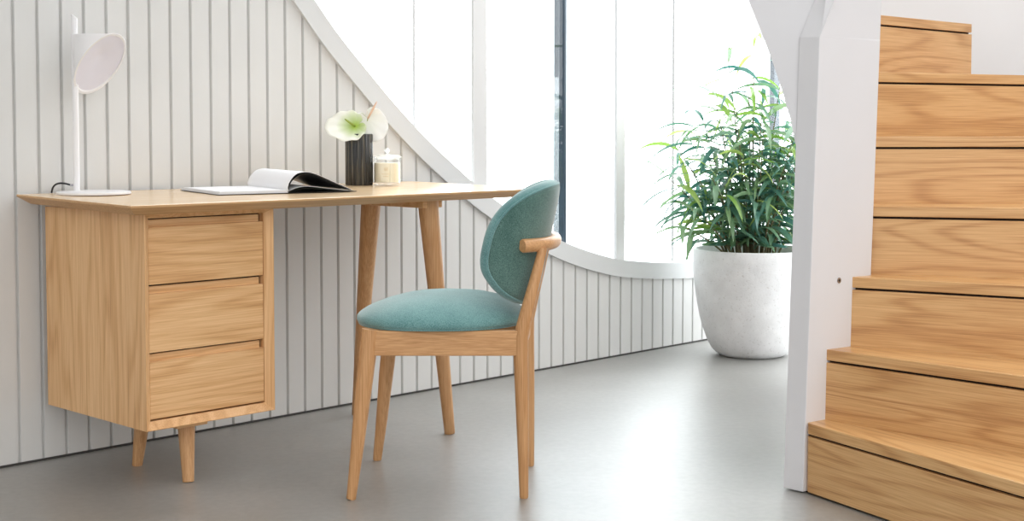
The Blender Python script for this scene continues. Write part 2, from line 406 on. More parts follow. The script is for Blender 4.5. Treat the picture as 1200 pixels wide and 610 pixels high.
# window: posts, panes, all in the opening
win = empty('window_1', WO, WTH, 'tall blown-out window wall above the sweeping trim', None, None, 'structure')
def s_at(px, off):           # wall coordinate met by the ray through picture column px at depth off behind the wall face
    a = (px-600)/F; P = WO+WN*off
    t = (P.dot(WN))/(a*WN.x+WN.y); return (Vector((a*t, t, 0))-WO).dot(WD)
def vpost(name, p0, p1, off, dep, mat, parent, z0=None, z1=3.2, drop=0):
    a, b = s_at(p0, off), s_at(p1, off)
    zz = (zo((a+b)/2)+.0) if z0 is None else z0
    return obj(name, box(a, b, off, off+dep, zz-drop, z1), mat, parent)
vpost('mullion', 555, 570.5, .03, .012, M['post'], win)
vpost('mullion', 722.5, 732.5, .03, .012, M['post'], win)
a, b = s_at(362-30, .1), s_at(486, .1)
def pane(name, p0, p1, off, mat, z0=None, z1=3.2, th=.008, parent=win):
    a, b = s_at(p0, off), s_at(p1, off)
    lo = min(zo(a), zo(b))-.0 if z0 is None else z0
    lo = max(lo, .22)
    return obj(name, box(a, b, off, off+th, lo, z1), mat, parent)
pane('pane', 300, 486.2, .09, M['glass']); pane('pane', 487.4, 554, .09, M['glass'])
pane('pane', 571.5, 661, .09, M['glass']); pane('frosted_pane', 663.5, 722, .09, M['frost'])
pane('pane', 733, 789.4, .09, M['glass']); pane('pane', 790.4, 1000, .09, M['glass'])
vpost('glazing_bead', 486.2, 487.2, .088, .012, M['post'], win); vpost('glazing_bead', 789.4, 790.3, .088, .012, M['post'], win)
vpost('frame', 661.3, 663.6, .085, .03, M['dark'], win)
# outside: slate posts and a glass balustrade
vpost('dark_post', 654.5, 662.5, .55, .03, M['dark'], win, z0=.0)
vpost('dark_post', 906.5, 913, .55, .03, M['dark'], win, z0=.0)
a, b = s_at(560, .4), s_at(661, .4)
obj('balustrade_pane', box(a, b, .40, .41, .1, 1.17), M['rail_glass'], win)

# ------------------------------------------------------------------ floor, ceiling, walls
bm = bmesh.new()
wl = WO+WD*(-6)+WN*.05; wr = WO+WD*4.6+WN*.05
prism(bm, [(wl.x, wl.y), (wl.x, -3.2), (4.4, -3.2), (4.4, wr.y), (wr.x, wr.y)], -.12, 0)
tag(obj('floor', bm, M['floor']), 'polished grey concrete floor', None, None, 'structure')
cw = WO+WD*1.2+WN*.05
bm = bmesh.new(); prism(bm, [(-4.2, -.4), (1.0, -.4), (1.0, cw.y-.9), (cw.x-.9, cw.y-.9), (wl.x, wl.y)], 3.2, 3.3)  # unseen slab added to cut top light, left open over the stairs
tag(obj('ceiling', bm, M['white']), None, None, None, 'structure')
# stairwell wall behind the flight
bm = bmesh.new(); prism(bm, [(1.19, 5.12), (3.6, 4.62), (3.62, 4.72), (1.2, 5.24)], 0, 4.6); prism(bm, [(3.6, 4.62), (3.6, .2), (3.7, .2), (3.7, 4.62)], 0, 4.6)  # unseen side return and extra height added to block sky light
tag(obj('wall_right', bm, M['white']), 'plain white wall behind the top of the stairs', None, None, 'structure')

# ------------------------------------------------------------------ staircase
SC = Vector((.6265, 3.804)); SH = .1836; LE = .027
ANG = [R(v) for v in (-62.1733, -47.51, -30.1734, -16.2554, 1.8718, 23.3016, 41.9505, 62)]
stairs = empty('staircase', (SC.x, SC.y, 0), 0, 'oak winder staircase rising behind the leaning white newel', 'staircase')
def clip(poly, p, d):
    """keep the part of the polygon to the right of the line p + t d"""
    out = []; sd = lambda q: (q[0]-p[0])*d[1]-(q[1]-p[1])*d[0]
    for a, b in zip(poly, poly[1:]+poly[:1]):
        sa, sb = sd(a), sd(b)
        if sa >= 0: out.append(a)
        if (sa >= 0) != (sb >= 0):
            t = sa/(sa-sb); out.append(a+(b-a)*t)
    return out
A_ = Vector((.750, 3.553)); B_ = Vector((.708, 3.598))     # newel, narrow face: right and left corner at the floor
PD = Vector((cos(R(36)), sin(R(36))))
def wedge(bm, a0, a1, z0, z1, r0=.1, r1=1.19, front=0.0, k=1):
    """straight-fronted winder block; local x runs along its front edge so the grain follows it"""
    d0 = Vector((cos(a0), sin(a0))); n0 = Vector((-d0.y, d0.x)); d1 = Vector((cos(a1), sin(a1)))
    r1b = r1/cos(a1-a0)
    poly = [SC+d0*r0+n0*front, SC+d0*r1+n0*front, SC+d1*r1b, SC+d1*r0]
    inner = Vector((PD.y, -PD.x))*-.03
    if k <= 3: poly = clip(poly, A_+inner+Vector((LE*z0, 0)), PD)
    poly = clip(poly, A_+PD*(.0 if k == 1 else .14)+inner*.5, Vector((.30, 1))) if k > 3 else clip(poly, A_+Vector((.0125, 0)), Vector((.05, 1)))
    prism(bm, [((q-SC).dot(d0), (q-SC).dot(n0)) for q in poly], z0, z1)
for k in range(1, 8):
    a0, a1 = ANG[k-1], ANG[k]+.03
    zb = (k-1)*SH; zt = k*SH
    for part, z0, z1, fr_, mt in (('riser', zb+(.006 if k == 1 else 0), zt-.034, 0.0, 'stair'), ('gap_shade_strip', zt-.034, zt-.028, .012, 'shadow'), ('tread', zt-.028, zt, 0.0, 'stair')):  # middle layer is a dark strip coloured as the slot's shade
        bm = bmesh.new(); wedge(bm, a0, a1, z0, z1, front=fr_, k=k)
        o = obj(part, bm, M[mt], stairs, bevel=.0015 if part == 'tread' else 0)
        o.rotation_euler = (0, 0, a0)
bm = bmesh.new(); wedge(bm, ANG[0], ANG[1], 0, .006, front=.012); o = obj('gap_shade_strip', bm, M['shadow'], stairs); o.rotation_euler = (0, 0, ANG[0])  # dark strip painting the shade under the first riser
# newel: a leaning blade with a narrow front face, flaring into the upper stringer
C_ = A_+PD*.235; D_ = B_+PD*.235
def lean(p, z): return (p.x+LE*z-SC.x, p.y-SC.y, z)
bm = bmesh.new()
zk = 1.172; zt = 2.7; kick = .36
lv = []
for z, sh in ((.004, 0), (zk, 0), (zt, kick*(zt-zk))):
    lv.append([bm.verts.new((lean(p, z)[0]+(sh if i < 2 else sh*.0), lean(p, z)[1], z)) for i, p in enumerate((A_, B_, D_, C_))])
for L0, L1 in zip(lv, lv[1:]):
    for k in range(4): bm.faces.new([L0[k], L0[(k+1) % 4], L1[(k+1) % 4], L1[k]])
bm.faces.new(lv[0][::-1]); bm.faces.new(lv[-1])
obj('newel', bm, M['newel'], stairs, bevel=.002)
# wing stringer growing out of the newel's left edge
bm = bmesh.new()
edge = [(.90, 0.0), (.96, .014), (1.04, .040), (1.12, .070), (1.20, .103), (1.29, .143), (1.45, .17), (1.8, .30), (2.3, .50), (2.7, .68)]
wd = Vector((cos(R(158)), sin(R(158)))); wn = Vector((-wd.y, wd.x))*(-1)
rows = []
for z, o_ in edge:
    base = B_+Vector((LE*z+(kick*(z-zk) if z > zk else 0), 0))
    base = base-wd*.01+Vector((0, .004))
    tip = B_+Vector((LE*z, 0))+wd*(o_+.0)+Vector((0, .004))
    q = [base, tip, tip+wn*.045, base+wn*.045]
    rows.append([bm.verts.new((p.x-SC.x, p.y-SC.y, z)) for p in q])
for A, B in zip(rows, rows[1:]):
    for k in range(4): bm.faces.new([A[k], A[(k+1) % 4], B[(k+1) % 4], B[k]])
bm.faces.new(rows[0]); bm.faces.new(rows[-1][::-1])
obj('stringer', bm, M['newel'], stairs, smooth=True, autosmooth=30)
# bolt on the newel side, recess shade painted as a dark disc
bp_ = Vector((.750, 3.553))+PD*.108
nrm = Vector((PD.y, -PD.x))
zb_ = .545
bm = bmesh.new()
c = Vector((bp_.x+LE*zb_-SC.x, bp_.y-SC.y, zb_)); nn = Vector((nrm.x, nrm.y, 0))
bm2 = []
tube(bm, [c-nn*.004, c+nn*.0015], [.0075, .0075], 16)
bo = obj('bolt', bm, M['steel'], stairs)
bm = bmesh.new(); tube(bm, [c-nn*.001, c+nn*.0018], [.0034, .0034], 12); obj('bolt_shade_disc', bm, M['shadow'], bo)

# ------------------------------------------------------------------ desk
TH = .7990
DF = Vector((-.942, 3.434, 0))
DL, DD = 1.455, .60
desk = empty('desk', DF, TH, 'oak desk with three drawers on the left standing against the boarded wall', 'desk')
def dz(n): return .749+.010*n/.6                         # top surface height
# desktop: softly bowed edges and undercut bevel
def outline(ins):
    pts = []
    for t in [i/16 for i in range(17)]: pts.append((DL*t, -.0+.0+ins-.006*sin(pi*t)))
    for t in [i/8 for i in range(1, 8)]: pts.append((DL-ins+.022*sin(pi*t)-.0, DD*t))
    for t in [i/16 for i in range(17)]: pts.append((DL*(1-t), DD-ins+.004*sin(pi*t)))
    for t in [i/8 for i in range(1, 8)]: pts.append((ins-.008*sin(pi*t), DD*(1-t)))
    # inset the corners too
    return [(min(max(x, ins), DL-ins+.022), y) for x, y in pts]
bm = bmesh.new(); lays = []
for ins, zz in ((.028, -.026), (.004, -.009), (0, -.006), (0, -.001), (.002, 0)):
    lays.append([bm.verts.new((x, y, dz(y)+zz)) for x, y in outline(ins)])
for A, B in zip(lays, lays[1:]):
    for k in range(len(A)): bm.faces.new([A[k], A[(k+1) % len(A)], B[(k+1) % len(A)], B[k]])
bm.faces.new(lays[0][::-1]); bm.faces.new(lays[-1])
tt = obj('tabletop', bm, M['oak_top'], desk)
tt.data.materials.append(M['oak_edge'])
for p in tt.data.polygons:
    if p.normal.z < .6: p.material_index = 1
# cabinet
CX, CY, CW, CD, CZ = .0727, .058, .3997, .520, .1656
CT = .7235
T_ = .021
bm = bmesh.new()
def ring_(ins, y): return [bm.verts.new(p) for p in ((CX+ins, y, CZ+ins), (CX+CW-ins, y, CZ+ins), (CX+CW-ins, y, CT-min(ins, .0135)), (CX+ins, y, CT-min(ins, .0135)))]
RR = [ring_(0, CY+CD), ring_(0, CY), ring_(.002, CY-.0005), ring_(T_, CY+.018), ring_(T_, CY+.05)]
for A, B in zip(RR, RR[1:]):
    for k in range(4): bm.faces.new([A[k], A[(k+1) % 4], B[(k+1) % 4], B[k]])
bm.faces.new(RR[0]); bm.faces.new(RR[-1])
cab = obj('cabinet', bm, M['oak_z'], desk)
x0, x1 = CX+T_+.001, CX+CW-T_-.0012
for zt_, zb_ in ((.6871, .539), (.5152, .3635), (.3399, .191)):
    dr = obj('drawer', box(x0, x1, CY+.019, CY+.040, zb_, zt_), M['oak_x'], cab, bevel=.0012)
    # finger-pull strip set back above each front
    obj('finger_pull', box(x0+.001, x1-.007, CY+.030, CY+.040, zt_-.001, zt_+.0190), M['oak_x'], cab)
obj('painted_recess_shade', box(x0-.001, x1+.001, CY+.041, CY+.045, CZ+T_, CT-.0135), M['shadow'], cab)  # dark sheet behind the fronts, shade of the gaps put into its colour
def taper(bm, top, bot, rt, rb, n=10):
    top, bot = Vector(top), Vector(bot)
    pts = []; rr = []
    for i in range(n+1):
        t = i/n; pts.append(bot.lerp(top, t)); rr.append(rb+(rt-rb)*t)
    pts.insert(1, pts[0].lerp(pts[1], .02)); rr.insert(1, rb); rr[0] = rb*.9
    tube(bm, pts, rr, 24)
def dleg(top, bot, rt, rb):
    bm = bmesh.new(); taper(bm, top, bot, rt, rb); return obj('leg', bm, M['oak_leg'], desk, smooth=True, autosmooth=50)
dleg((.238, .135, CZ-.014), (.228, .112, 0), .0235, .0150)
dleg((.238, .352, CZ-.014), (.230, .373, 0), .0225, .0145)
obj('leg_rail', box(.19, .286, .105, .50, CZ-.018, CZ-.0005), M['oak_x'], desk, bevel=.002)
dleg((1.075, .360, .722), (1.103, .476, 0), .0320, .0150)
dleg((1.075, .092, .722), (1.122, .046, 0), .0320, .0165)
obj('leg_rail', box(1.035, 1.115, .07, .50, .700, .7245), M['oak_x'], desk, bevel=.002)

def dk(u_, n_, dzz=0):     # world point on the desktop
    return Vector((DF.x+u_*cos(TH)-n_*sin(TH), DF.y+u_*sin(TH)+n_*cos(TH), dz(n_)+dzz))

# ------------------------------------------------------------------ lamp
LP = dk(.1734, .490); s_ = LP.y/F       # metres per pixel at the lamp
lamp = empty('desk_lamp', LP, 0, 'white metal desk lamp with slant-cut cylindrical shade on the left end of the desk', 'lamp')
bm = bmesh.new(); br = 42.5*s_
lathe(bm, [(br*.97, 0), (br, .001), (br, .006), (br*.97, .0085), (br*.5, .0088)], 64)
obj('base', bm, M['lamp'], lamp, smooth=True, autosmooth=40)
px_ = -22.5*s_; ph = (224-12)*s_
bm = bmesh.new()
tube(bm, [(px_, 0.02, .004), (px_, .02, ph-.012), (px_, .02, ph-.006)], .0088, 20)
for v in bm.verts:
    if v.co.z > ph-.02: v.co.z = ph-.006-(v.co.x-px_+.0088)*.75+.004
obj('pole', bm, M['lamp'], lamp, smooth=True, autosmooth=50)
# shade: upright cylinder, closed on top, cut by a slanted plane whose face looks right, down and at the room
sr = 29.5*s_; scx = px_+30*s_; scy = .014; top = (224-38)*s_; low = (224-106)*s_
def cutz(x, y):            # cutting plane height over the shade axis
    ux = (x-scx)/sr; uy = (y-scy)/sr
    return (top+low)/2 + sr*(ux*.93 - uy*.70)
bm = bmesh.new(); seg = 64; outr = []; topr = []; inr = []; tp = []
for k in range(seg):
    t = 2*pi*k/seg
    x, y = scx+sr*cos(t), scy+sr*sin(t)
    ks = max(0, (cos(t)-.72)/.28); ks = ks*ks*(3-2*ks); zr = top-(top-(top+low)/2-sr*.94)*ks; topr.append(bm.verts.new((x, y, max(zr, cutz(x, y)+.0015)))); outr.append(bm.verts.new((x, y, cutz(x, y))))
    xi, yi = scx+sr*.93*cos(t), scy+sr*.93*sin(t)
    inr.append(bm.verts.new((xi, yi, cutz(xi, yi)))); 
c_in = [bm.verts.new((v.co.x, v.co.y, v.co.z+.008)) for v in inr]
for k in range(seg):
    j = (k+1) % seg
    bm.faces.new([outr[k], outr[j], topr[j], topr[k]]); bm.faces.new([inr[k], inr[j], outr[j], outr[k]]); bm.faces.new([c_in[k], c_in[j], inr[j], inr[k]])
bm.faces.new(topr)
shade = obj('lamp_shade', bm, M['lamp'], lamp, smooth=True, autosmooth=35)
bm = bmesh.new(); prev = None
for i in range(9):
    f = 1-i/8; ring = []
    for k in range(seg):
        t = 2*pi*k/seg; x, y = scx+sr*.935*f*cos(t), scy+sr*.935*f*sin(t)
        dpt = .005+.020*(1-f)**1.5
        ring.append(bm.verts.new((x, y, cutz(x, y)+dpt)) if f > 0 else None)
    if f == 0:
        c0 = bm.verts.new((scx, scy, cutz(scx, scy)+.024))
        for k in range(seg): bm.faces.new([prev[k], prev[(k+1) % seg], c0])
    elif prev:
        for k in range(seg): bm.faces.new([prev[k], prev[(k+1) % seg], ring[(k+1) % seg], ring[k]])
    prev = ring
obj('diffuser', bm, M['lens'], shade, smooth=True)
bm = bmesh.new(); tube(bm, [(px_-.018, .02, .0245), (px_-.004, .02, .0245)], .0035, 12); obj('cable_gland', bm, M['steel'], lamp, smooth=True, autosmooth=40)
bm = bmesh.new()
cp = []
P0 = Vector((px_-.016, .02, .0245)); P3 = Vector((px_-31*s_, .03, .0028))
for i in range(15):
    t = i/14; p = P0*(1-t)**3+(P0+Vector((-.035, .0, .012)))*3*t*(1-t)**2+(P3+Vector((.004, -.005, .026)))*3*t*t*(1-t)+P3*t**3
    cp.append(p)
tube(bm, cp, .0026, 10); obj('cord', bm, M['black'], lamp, smooth=True)

# ------------------------------------------------------------------ open magazine
def book():
    ang = R(-10)
    O_ = dk(.635, .205, .0015)
    rt = empty('magazine', O_, TH+ang*1.0, 'open magazine with arching white page lying on the middle of the desk', 'magazine')
    rt.rotation_euler = (.0167, 0, TH+ang)
    hgt, wid = .270, .212
    # local: x across the pages, y along the spine
    bm = bmesh.new()
    for i in range(5):                                  # stack of flat left-hand sheets, slightly fanned
        z0 = .0015+i*.0016; o_ = .004*(4-i)*.35
        bx(bm, -wid-o_, -.002, .002+.001*i, hgt-.001*i, z0, z0+.0012)
    obj('left_pages', bm, M['paper'], rt)
    obj('cover', box(-wid-.008, wid+.012, 0, hgt, 0, .0014), M['cover'], rt)
    def sheet(name, prof, th, mat, y0, y1):
        bm = bmesh.new(); rows = []
        P = smoothcurve(prof, .006)
        for i, (x, z) in enumerate(P):
            a = Vector(P[max(0, i-1)]); b = Vector(P[min(len(P)-1, i+1)]); d = (b-a).normalized(); n = Vector((-d.y, d.x))*th
            rows.append([bm.verts.new((x, y0, z)), bm.verts.new((x, y1, z)), bm.verts.new((x+n.x, y1, z+n.y)), bm.verts.new((x+n.x, y0, z+n.y))])
        for A, B in zip(rows, rows[1:]):
            for k in range(4): bm.faces.new([A[k], A[(k+1) % 4], B[(k+1) % 4], B[k]])
        bm.faces.new(rows[0]); bm.faces.new(rows[-1][::-1])
        return obj(name, bm, mat, rt, smooth=True, autosmooth=40)
    sheet('arched_page', [(.0, .006), (-.004, .016), (.004, .036), (.026, .056), (.060, .060), (.10, .049), (.150, .028), (wid-.004, .005)], .0008, M['paper'], .0, hgt)
    sheet('printed_page', [(.0, .005), (.0, .012), (.008, .032), (.032, .051), (.062, .055), (.10, .044), (.150, .023), (wid-.008, .0045)], .0007, M['cover'], .001, hgt-.001)
    sheet('printed_page', [(.0, .003), (.02, .008), (.06, .012), (.11, .010), (wid-.02, .0032)], .0007, M['cover'], .003, hgt-.002)
    sheet('lower_page', [(.0, .0045), (.02, .0125), (.05, .018), (.085, .0165), (.13, .0105), (wid-.014, .0040)], .0006, M['paper'], .006, hgt-.003)
book()

# ------------------------------------------------------------------ vase with anthuriums, candle
VP = dk(1.1239, .480); vs = VP.y/F
vr = 15.8*vs; vh = 60*vs
bm = bmesh.new()
lathe(bm, [(vr*.96, 0), (vr, .003), (vr, vh-.003), (vr*.97, vh), (vr*.88, vh), (vr*.86, vh-.02), (vr*.86, .01)], 168, flute=lambda t, z: .0011*cos(28*t) if .002 < z < vh-.001 else 0)
vase = obj('vase', bm, M['vase'], None, smooth=True, autosmooth=60)
vase.location = VP; tag(vase, 'dark ribbed cylindrical vase beside the candle on the desk', 'vase')
def spathe(bm, w_, l_, cup, wave, seed):
    """heart-shaped spathe in local xy, base notch at the origin, tip towards +x, cupped in z"""
    nt_, nr_ = 64, 10; rings = []
    c = bm.verts.new((0, 0, 0))
    for j in range(1, nr_+1):
        f = j/nr_; ring = []
        for k in range(nt_):
            t = -pi+2*pi*k/nt_
            # heart outline in polar form about the notch
            rr = (.42+.58*cos(t/2)**1.2) if True else 0
            notch = 1-.62*math.exp(-((abs(t)-pi)/.36)**2)
            rad = (0.36+.64*abs(cos(t/2))**2.2)*notch
            x = rad*cos(t)*l_*f; y = rad*sin(t)*w_*1.35*f
            z = cup*f*f + wave*f*f*sin(3*t+seed) + .0035*f*f*cos(11*t)
            ring.append(bm.verts.new((x, y, z)))
        rings.append(ring)
    for k in range(nt_): bm.faces.new([c, rings[0][k], rings[0][(k+1) % nt_]])
    for A, B in zip(rings, rings[1:]):
        for k in range(nt_): bm.faces.new([A[k], A[(k+1) % nt_], B[(k+1) % nt_], B[k]])
def anthurium(label, centre, axes, w_, l_, m1, m2, stem_to, spx, rad, seed):
    rt = empty('anthurium', (VP.x, VP.y, VP.z+.012), 0, label, 'flower')
    X, Y, Z = [Vector(a).normalized() for a in axes]
    Y = (Y-X*Y.dot(X)).normalized(); Z = X.cross(Y)
    sw = Vector(spx); spx = (X.dot(sw), Y.dot(sw), Z.dot(sw))
    mt = Matrix((X, Y, Z)).transposed().to_4x4(); mt.translation = centre-Vector((VP.x, VP.y, VP.z+.012))
    bm = bmesh.new(); spathe(bm, w_, l_, .012, .005, seed)
    o = obj('spathe', bm, m1, rt, smooth=True); o.matrix_local = mt
    sd = o.modifiers.new('solid', 'SOLIDIFY'); sd.thickness = .0008
    bm = bmesh.new(); tube(bm, [Vector((0, 0, .001)), *[Vector(spx)*t for t in (.3, .6, .9, 1.0)]], [rad*.8, rad, rad*.95, rad*.7, rad*.3], 12)
    o2 = obj('spadix', bm, m2, rt, smooth=True); o2.matrix_local = mt
    a = centre-Vector((VP.x, VP.y, VP.z+.012)); bm = bmesh.new()
    b0 = Vector(stem_to)
    pts = [b0.lerp(a, t)+Vector((0, 0, .012*sin(pi*t))) for t in (0, .25, .5, .75, .99)]
    tube(bm, pts, .0022, 10); obj('stem', bm, M['spadix'], rt, smooth=True)
def atpx(px, py, y):     # world point at distance y seen at picture point (used for the flowers' centres)
    b = -(py-(HOR+F*math.tan(PITCH)))/F; a = (px-600)/F
    d = Vector((a, cos(PITCH)+b*sin(PITCH), -sin(PITCH)+b*cos(PITCH))); return Vector((0, 0, H))+d*(y/d.y)
c1 = atpx(416, 148, VP.y-.014)
anthurium('cupped yellow-green anthurium leaning left over the vase rim', c1, ((-.93, -.30, -.22), (.12, -.68, -.72), (0, 0, 1)), .068, .100, M['petal'], M['spadix'], (0.004, 0, 0), (-.030, -.028, .024), .0036, .5)
c2 = atpx(431, 139, VP.y+.030)
anthurium('white anthurium with a pink spadix at the back right of the vase', c2, ((.45, -.2, -.85), (.75, .15, .42), (0, 0, 1)), .056, .088, M['petal2'], M['spadix2'], (-.004, .004, 0), (.032, -.02, .056), .0036, 2.0)

CP = dk(1.1938, .420); cs = CP.y/F; cr = 16.8*cs
cdl = empty('candle', CP, 0, 'cream candle in a lidded clear glass jar right of the vase', 'candle')
jh = 32.5*cs
bm = bmesh.new(); lathe(bm, [(cr*.92, 0), (cr, .003), (cr, jh), (cr-.003, jh), (cr-.003, .010), (cr*.5, .008)], 48, caps=(True, True))
jar = obj('jar', bm, M['jar'], cdl, smooth=True, autosmooth=40)
bm = bmesh.new(); lathe(bm, [(cr-.0045, .010), (cr-.0042, .012), (cr-.0042, jh*.80), (cr-.006, jh*.80+.001), (.004, jh*.80)], 48); obj('wax', bm, M['wax'], cdl, smooth=True, autosmooth=40)
bm = bmesh.new(); tube(bm, [(0, 0, jh*.8), (.0005, 0, jh*.8+.008)], .0009, 8); obj('wick', bm, M['paper'], cdl)
bm = bmesh.new(); kz = jh
lathe(bm, [(cr*.80, kz-.006), (cr*.80, kz), (cr*1.0, kz+.0005), (cr*1.0, kz+.004), (cr*.75, kz+.009), (cr*.2, kz+.011), (.004, kz+.013), (.0045, kz+.016), (.0085, kz+.020), (.0088, kz+.025), (.005, kz+.030), (.001, kz+.031)], 48)
lidm = thin_glass('lid_glass', (.97, .97, .97), .12, .45)
obj('lid', bm, lidm, cdl, smooth=True, autosmooth=40)
# printed gold emblem and lines on the jar, facing the room
bm = bmesh.new()
def arcstrip(bm, z0, z1, a0, a1, r_):
    n = 8; va = []
    for i in range(n+1):
        a = a0+(a1-a0)*i/n; va.append((bm.verts.new((r_*sin(a), -r_*cos(a), z0)), bm.verts.new((r_*sin(a), -r_*cos(a), z1))))
    for A, B in zip(va, va[1:]): bm.faces.new([A[0], B[0], B[1], A[1]])
rr_ = cr+.0004
for i in range(16):
    t0, t1 = 2*pi*i/16, 2*pi*(i+1)/16
    q = []
    for t, g in ((t0, .0062), (t1, .0062), (t1, .0054), (t0, .0054)):
        a = g*cos(t)/rr_; q.append(bm.verts.new((rr_*sin(a), -rr_*cos(a), jh*.60+g*sin(t))))
    bm.faces.new(q)
for i in range(7): arcstrip(bm, jh*.60-.004+.0009*i, jh*.60-.0036+.0009*i, -.07-.012*(3-abs(i-3)), .07+.012*(3-abs(i-3)), rr_)
for wd_, zz in ((.30, .42), (.20, .34)):
    n = 9 if wd_ > .25 else 6
    for i in range(n):
        a0 = -wd_+2*wd_*i/n; arcstrip(bm, jh*zz-.0011, jh*zz+.0011, a0, a0+2*wd_/n*.45, rr_)
lb = obj('printed_emblem', bm, M['gold'], jar)
sd = lb.modifiers.new('solid', 'SOLIDIFY'); sd.thickness = .0002

# ------------------------------------------------------------------ chair
CHO = Vector((-.175, 3.697, 0)); CHA = pi-R(3.4)
chair = empty('dining_chair', CHO, CHA, 'teal upholstered oak chair with rounded wraparound back pulled out from the desk', 'chair')
# local +x forward (towards the desk), +y the sitter's left (towards the room)
def cleg(pts, rad, seg=20, sx=1.0):
    bm = bmesh.new(); tube(bm, pts, rad, seg, sx=sx); return bm
for sgn in (1, -1):
    o = obj('leg', cleg([(.222, .213*sgn, 0), (.221, .2125*sgn, .004), (.207, .208*sgn, .12), (.193, .203*sgn, .25), (.178, .198*sgn, .38), (.172, .196*sgn, .432)], [.0115, .0125, .0165, .0205, .0225, .0225]), M['oak_chair'], chair, smooth=True, autosmooth=50)
    # rear leg continues into the leaning back post
    bm = bmesh.new()
    pts = [(-.216, .172*sgn, 0), (-.216, .172*sgn, .004), (-.214, .172*sgn, .12), (-.211, .173*sgn, .25), (-.208, .174*sgn, .37), (-.2085, .174*sgn, .415), (-.2155, .174*sgn, .445), (-.224, .1735*sgn, .48), (-.242, .171*sgn, .55), (-.257, .165*sgn, .610), (-.263, .160*sgn, .636)]
    tube(bm, smooth3 if False else pts, [.0105, .0115, .0140, .0170, .0190, .0190, .0180, .0168, .0145, .0125, .0120], 20)
    obj('leg', bm, M['oak_chair'], chair, smooth=True, autosmooth=60)
def apron(p, q, z0, z1, th):
    p, q = Vector(p), Vector(q); d = (q-p).normalized(); n = Vector((-d.y, d.x))*th/2
    bm = bmesh.new(); prism(bm, [p-n, q-n, q+n, p+n], z0, z1); return obj('apron', bm, M['oak_rail'], chair, bevel=.003)
apron((.178, .199), (-.205, .176), .366, .4295, .026); apron((.178, -.199), (-.205, -.176), .366, .4295, .026)
apron((.176, -.185), (.176, .185), .368, .4285, .022); apron((-.206, -.165), (-.206, .165), .368, .4285, .022)
# seat pad: rounded shield, domed
def seat_outline(t):
    c, s = cos(t), sin(t)
    x = .222*(abs(c)**.82)*(1 if c > 0 else -1); y = .232*(abs(s)**.80)*(1 if s > 0 else -1)
    y *= 1-.10*(1-(x+.222)/.444)
    return x+.012, y
bm = bmesh.new(); seg = 96
prof_s = [(.90, .4305), (.955, .431), (.985, .4345), (1.0, .4420), (.997, .4500), (.975, .4590), (.93, .4690), (.85, .4810), (.72, .4940), (.55, .5040), (.35, .5100), (.15, .5120)]
rings = []
for f, z in prof_s:
    ring = []
    for k in range(seg):
        x, y = seat_outline(2*pi*k/seg)
        zz = z
        if z > .45: zz = z-.016*max(0, (x*f-.02)/.20)**1.5*(z-.45)/.05 - .006*(1-f)
        ring.append(bm.verts.new((x*f, y*f, zz)))
    rings.append(ring)
for A, B in zip(rings, rings[1:]):
    for k in range(seg): bm.faces.new([A[k], A[(k+1) % seg], B[(k+1) % seg], B[k]])
bm.faces.new(rings[0][::-1]); bm.faces.new(rings[-1])
seat = obj('seat', bm, M['teal'], chair, smooth=True, autosmooth=70)
bm = bmesh.new()
pp = [Vector((seat_outline(2*pi*k/72)[0]*.972, seat_outline(2*pi*k/72)[1]*.972, .4325)) for k in range(73)]
tube(bm, pp, .0024, 8, cap=False); obj('piping', bm, M['teal'], seat, smooth=True)
# back pad: oval wrapped on an elliptic curve, leaning back
BZ, BH = .640, .156; LEAN = math.tan(R(12))
AX, AY = .235, .226                    # depth and half width of the wrap
def bsurf(a, v, off):
    """a in [-1,1] across, v in [-1,1] up, off = distance towards the front"""
    ph = a*R(73)
    ax, ay = AX-off, AY-off
    z = BZ+v*BH
    x = (-.275+AX)-ax*cos(ph)**.77-(z-BZ)*LEAN
    y = ay*abs(sin(ph))**.77*(1 if ph > 0 else -1)
    return Vector((x, y, z+off*LEAN*.6))
def superell(t, e=.74):
    c, s = cos(t), sin(t)
    if s < 0: e = .74+.12*min(1, -s*2)
    return (abs(c)**e)*(1 if c > 0 else -1), (abs(s)**e)*(1 if s > 0 else -1)
def pad(prof, name, mat, parent):
    bm = bmesh.new(); seg = 96; rings = []
    for f, off in prof:
        ring = []
        for k in range(seg):
            a, v = superell(2*pi*k/seg)
            ring.append(bm.verts.new(bsurf(a*f, v*f, off)))
        rings.append(ring)
    for A, B in zip(rings, rings[1:]):
        for k in range(seg): bm.faces.new([A[k], A[(k+1) % seg], B[(k+1) % seg], B[k]])
    for ring in (rings[0], rings[-1]):
        c = bm.verts.new(sum((v.co for v in ring), Vector())/seg)
        for k in range(seg): bm.faces.new([ring[k], ring[(k+1) % seg], c])
    return obj(name, bm, mat, parent, smooth=True, autosmooth=75)
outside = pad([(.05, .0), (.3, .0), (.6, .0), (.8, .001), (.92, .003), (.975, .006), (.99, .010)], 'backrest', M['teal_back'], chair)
front = pad([(.985, .009), (1.008, .012), (1.028, .020), (1.034, .029), (1.02, .039), (.94, .046), (.86, .052), (.7, .057), (.4, .060), (.06, .061)], 'front_pad', M['teal'], outside)
bm = bmesh.new()
pp = [bsurf(superell(2*pi*k/96)[0]*.990, superell(2*pi*k/96)[1]*.990, .0085) for k in range(97)]
tube(bm, pp, .0027, 8, cap=False); obj('piping', bm, M['teal'], outside, smooth=True)
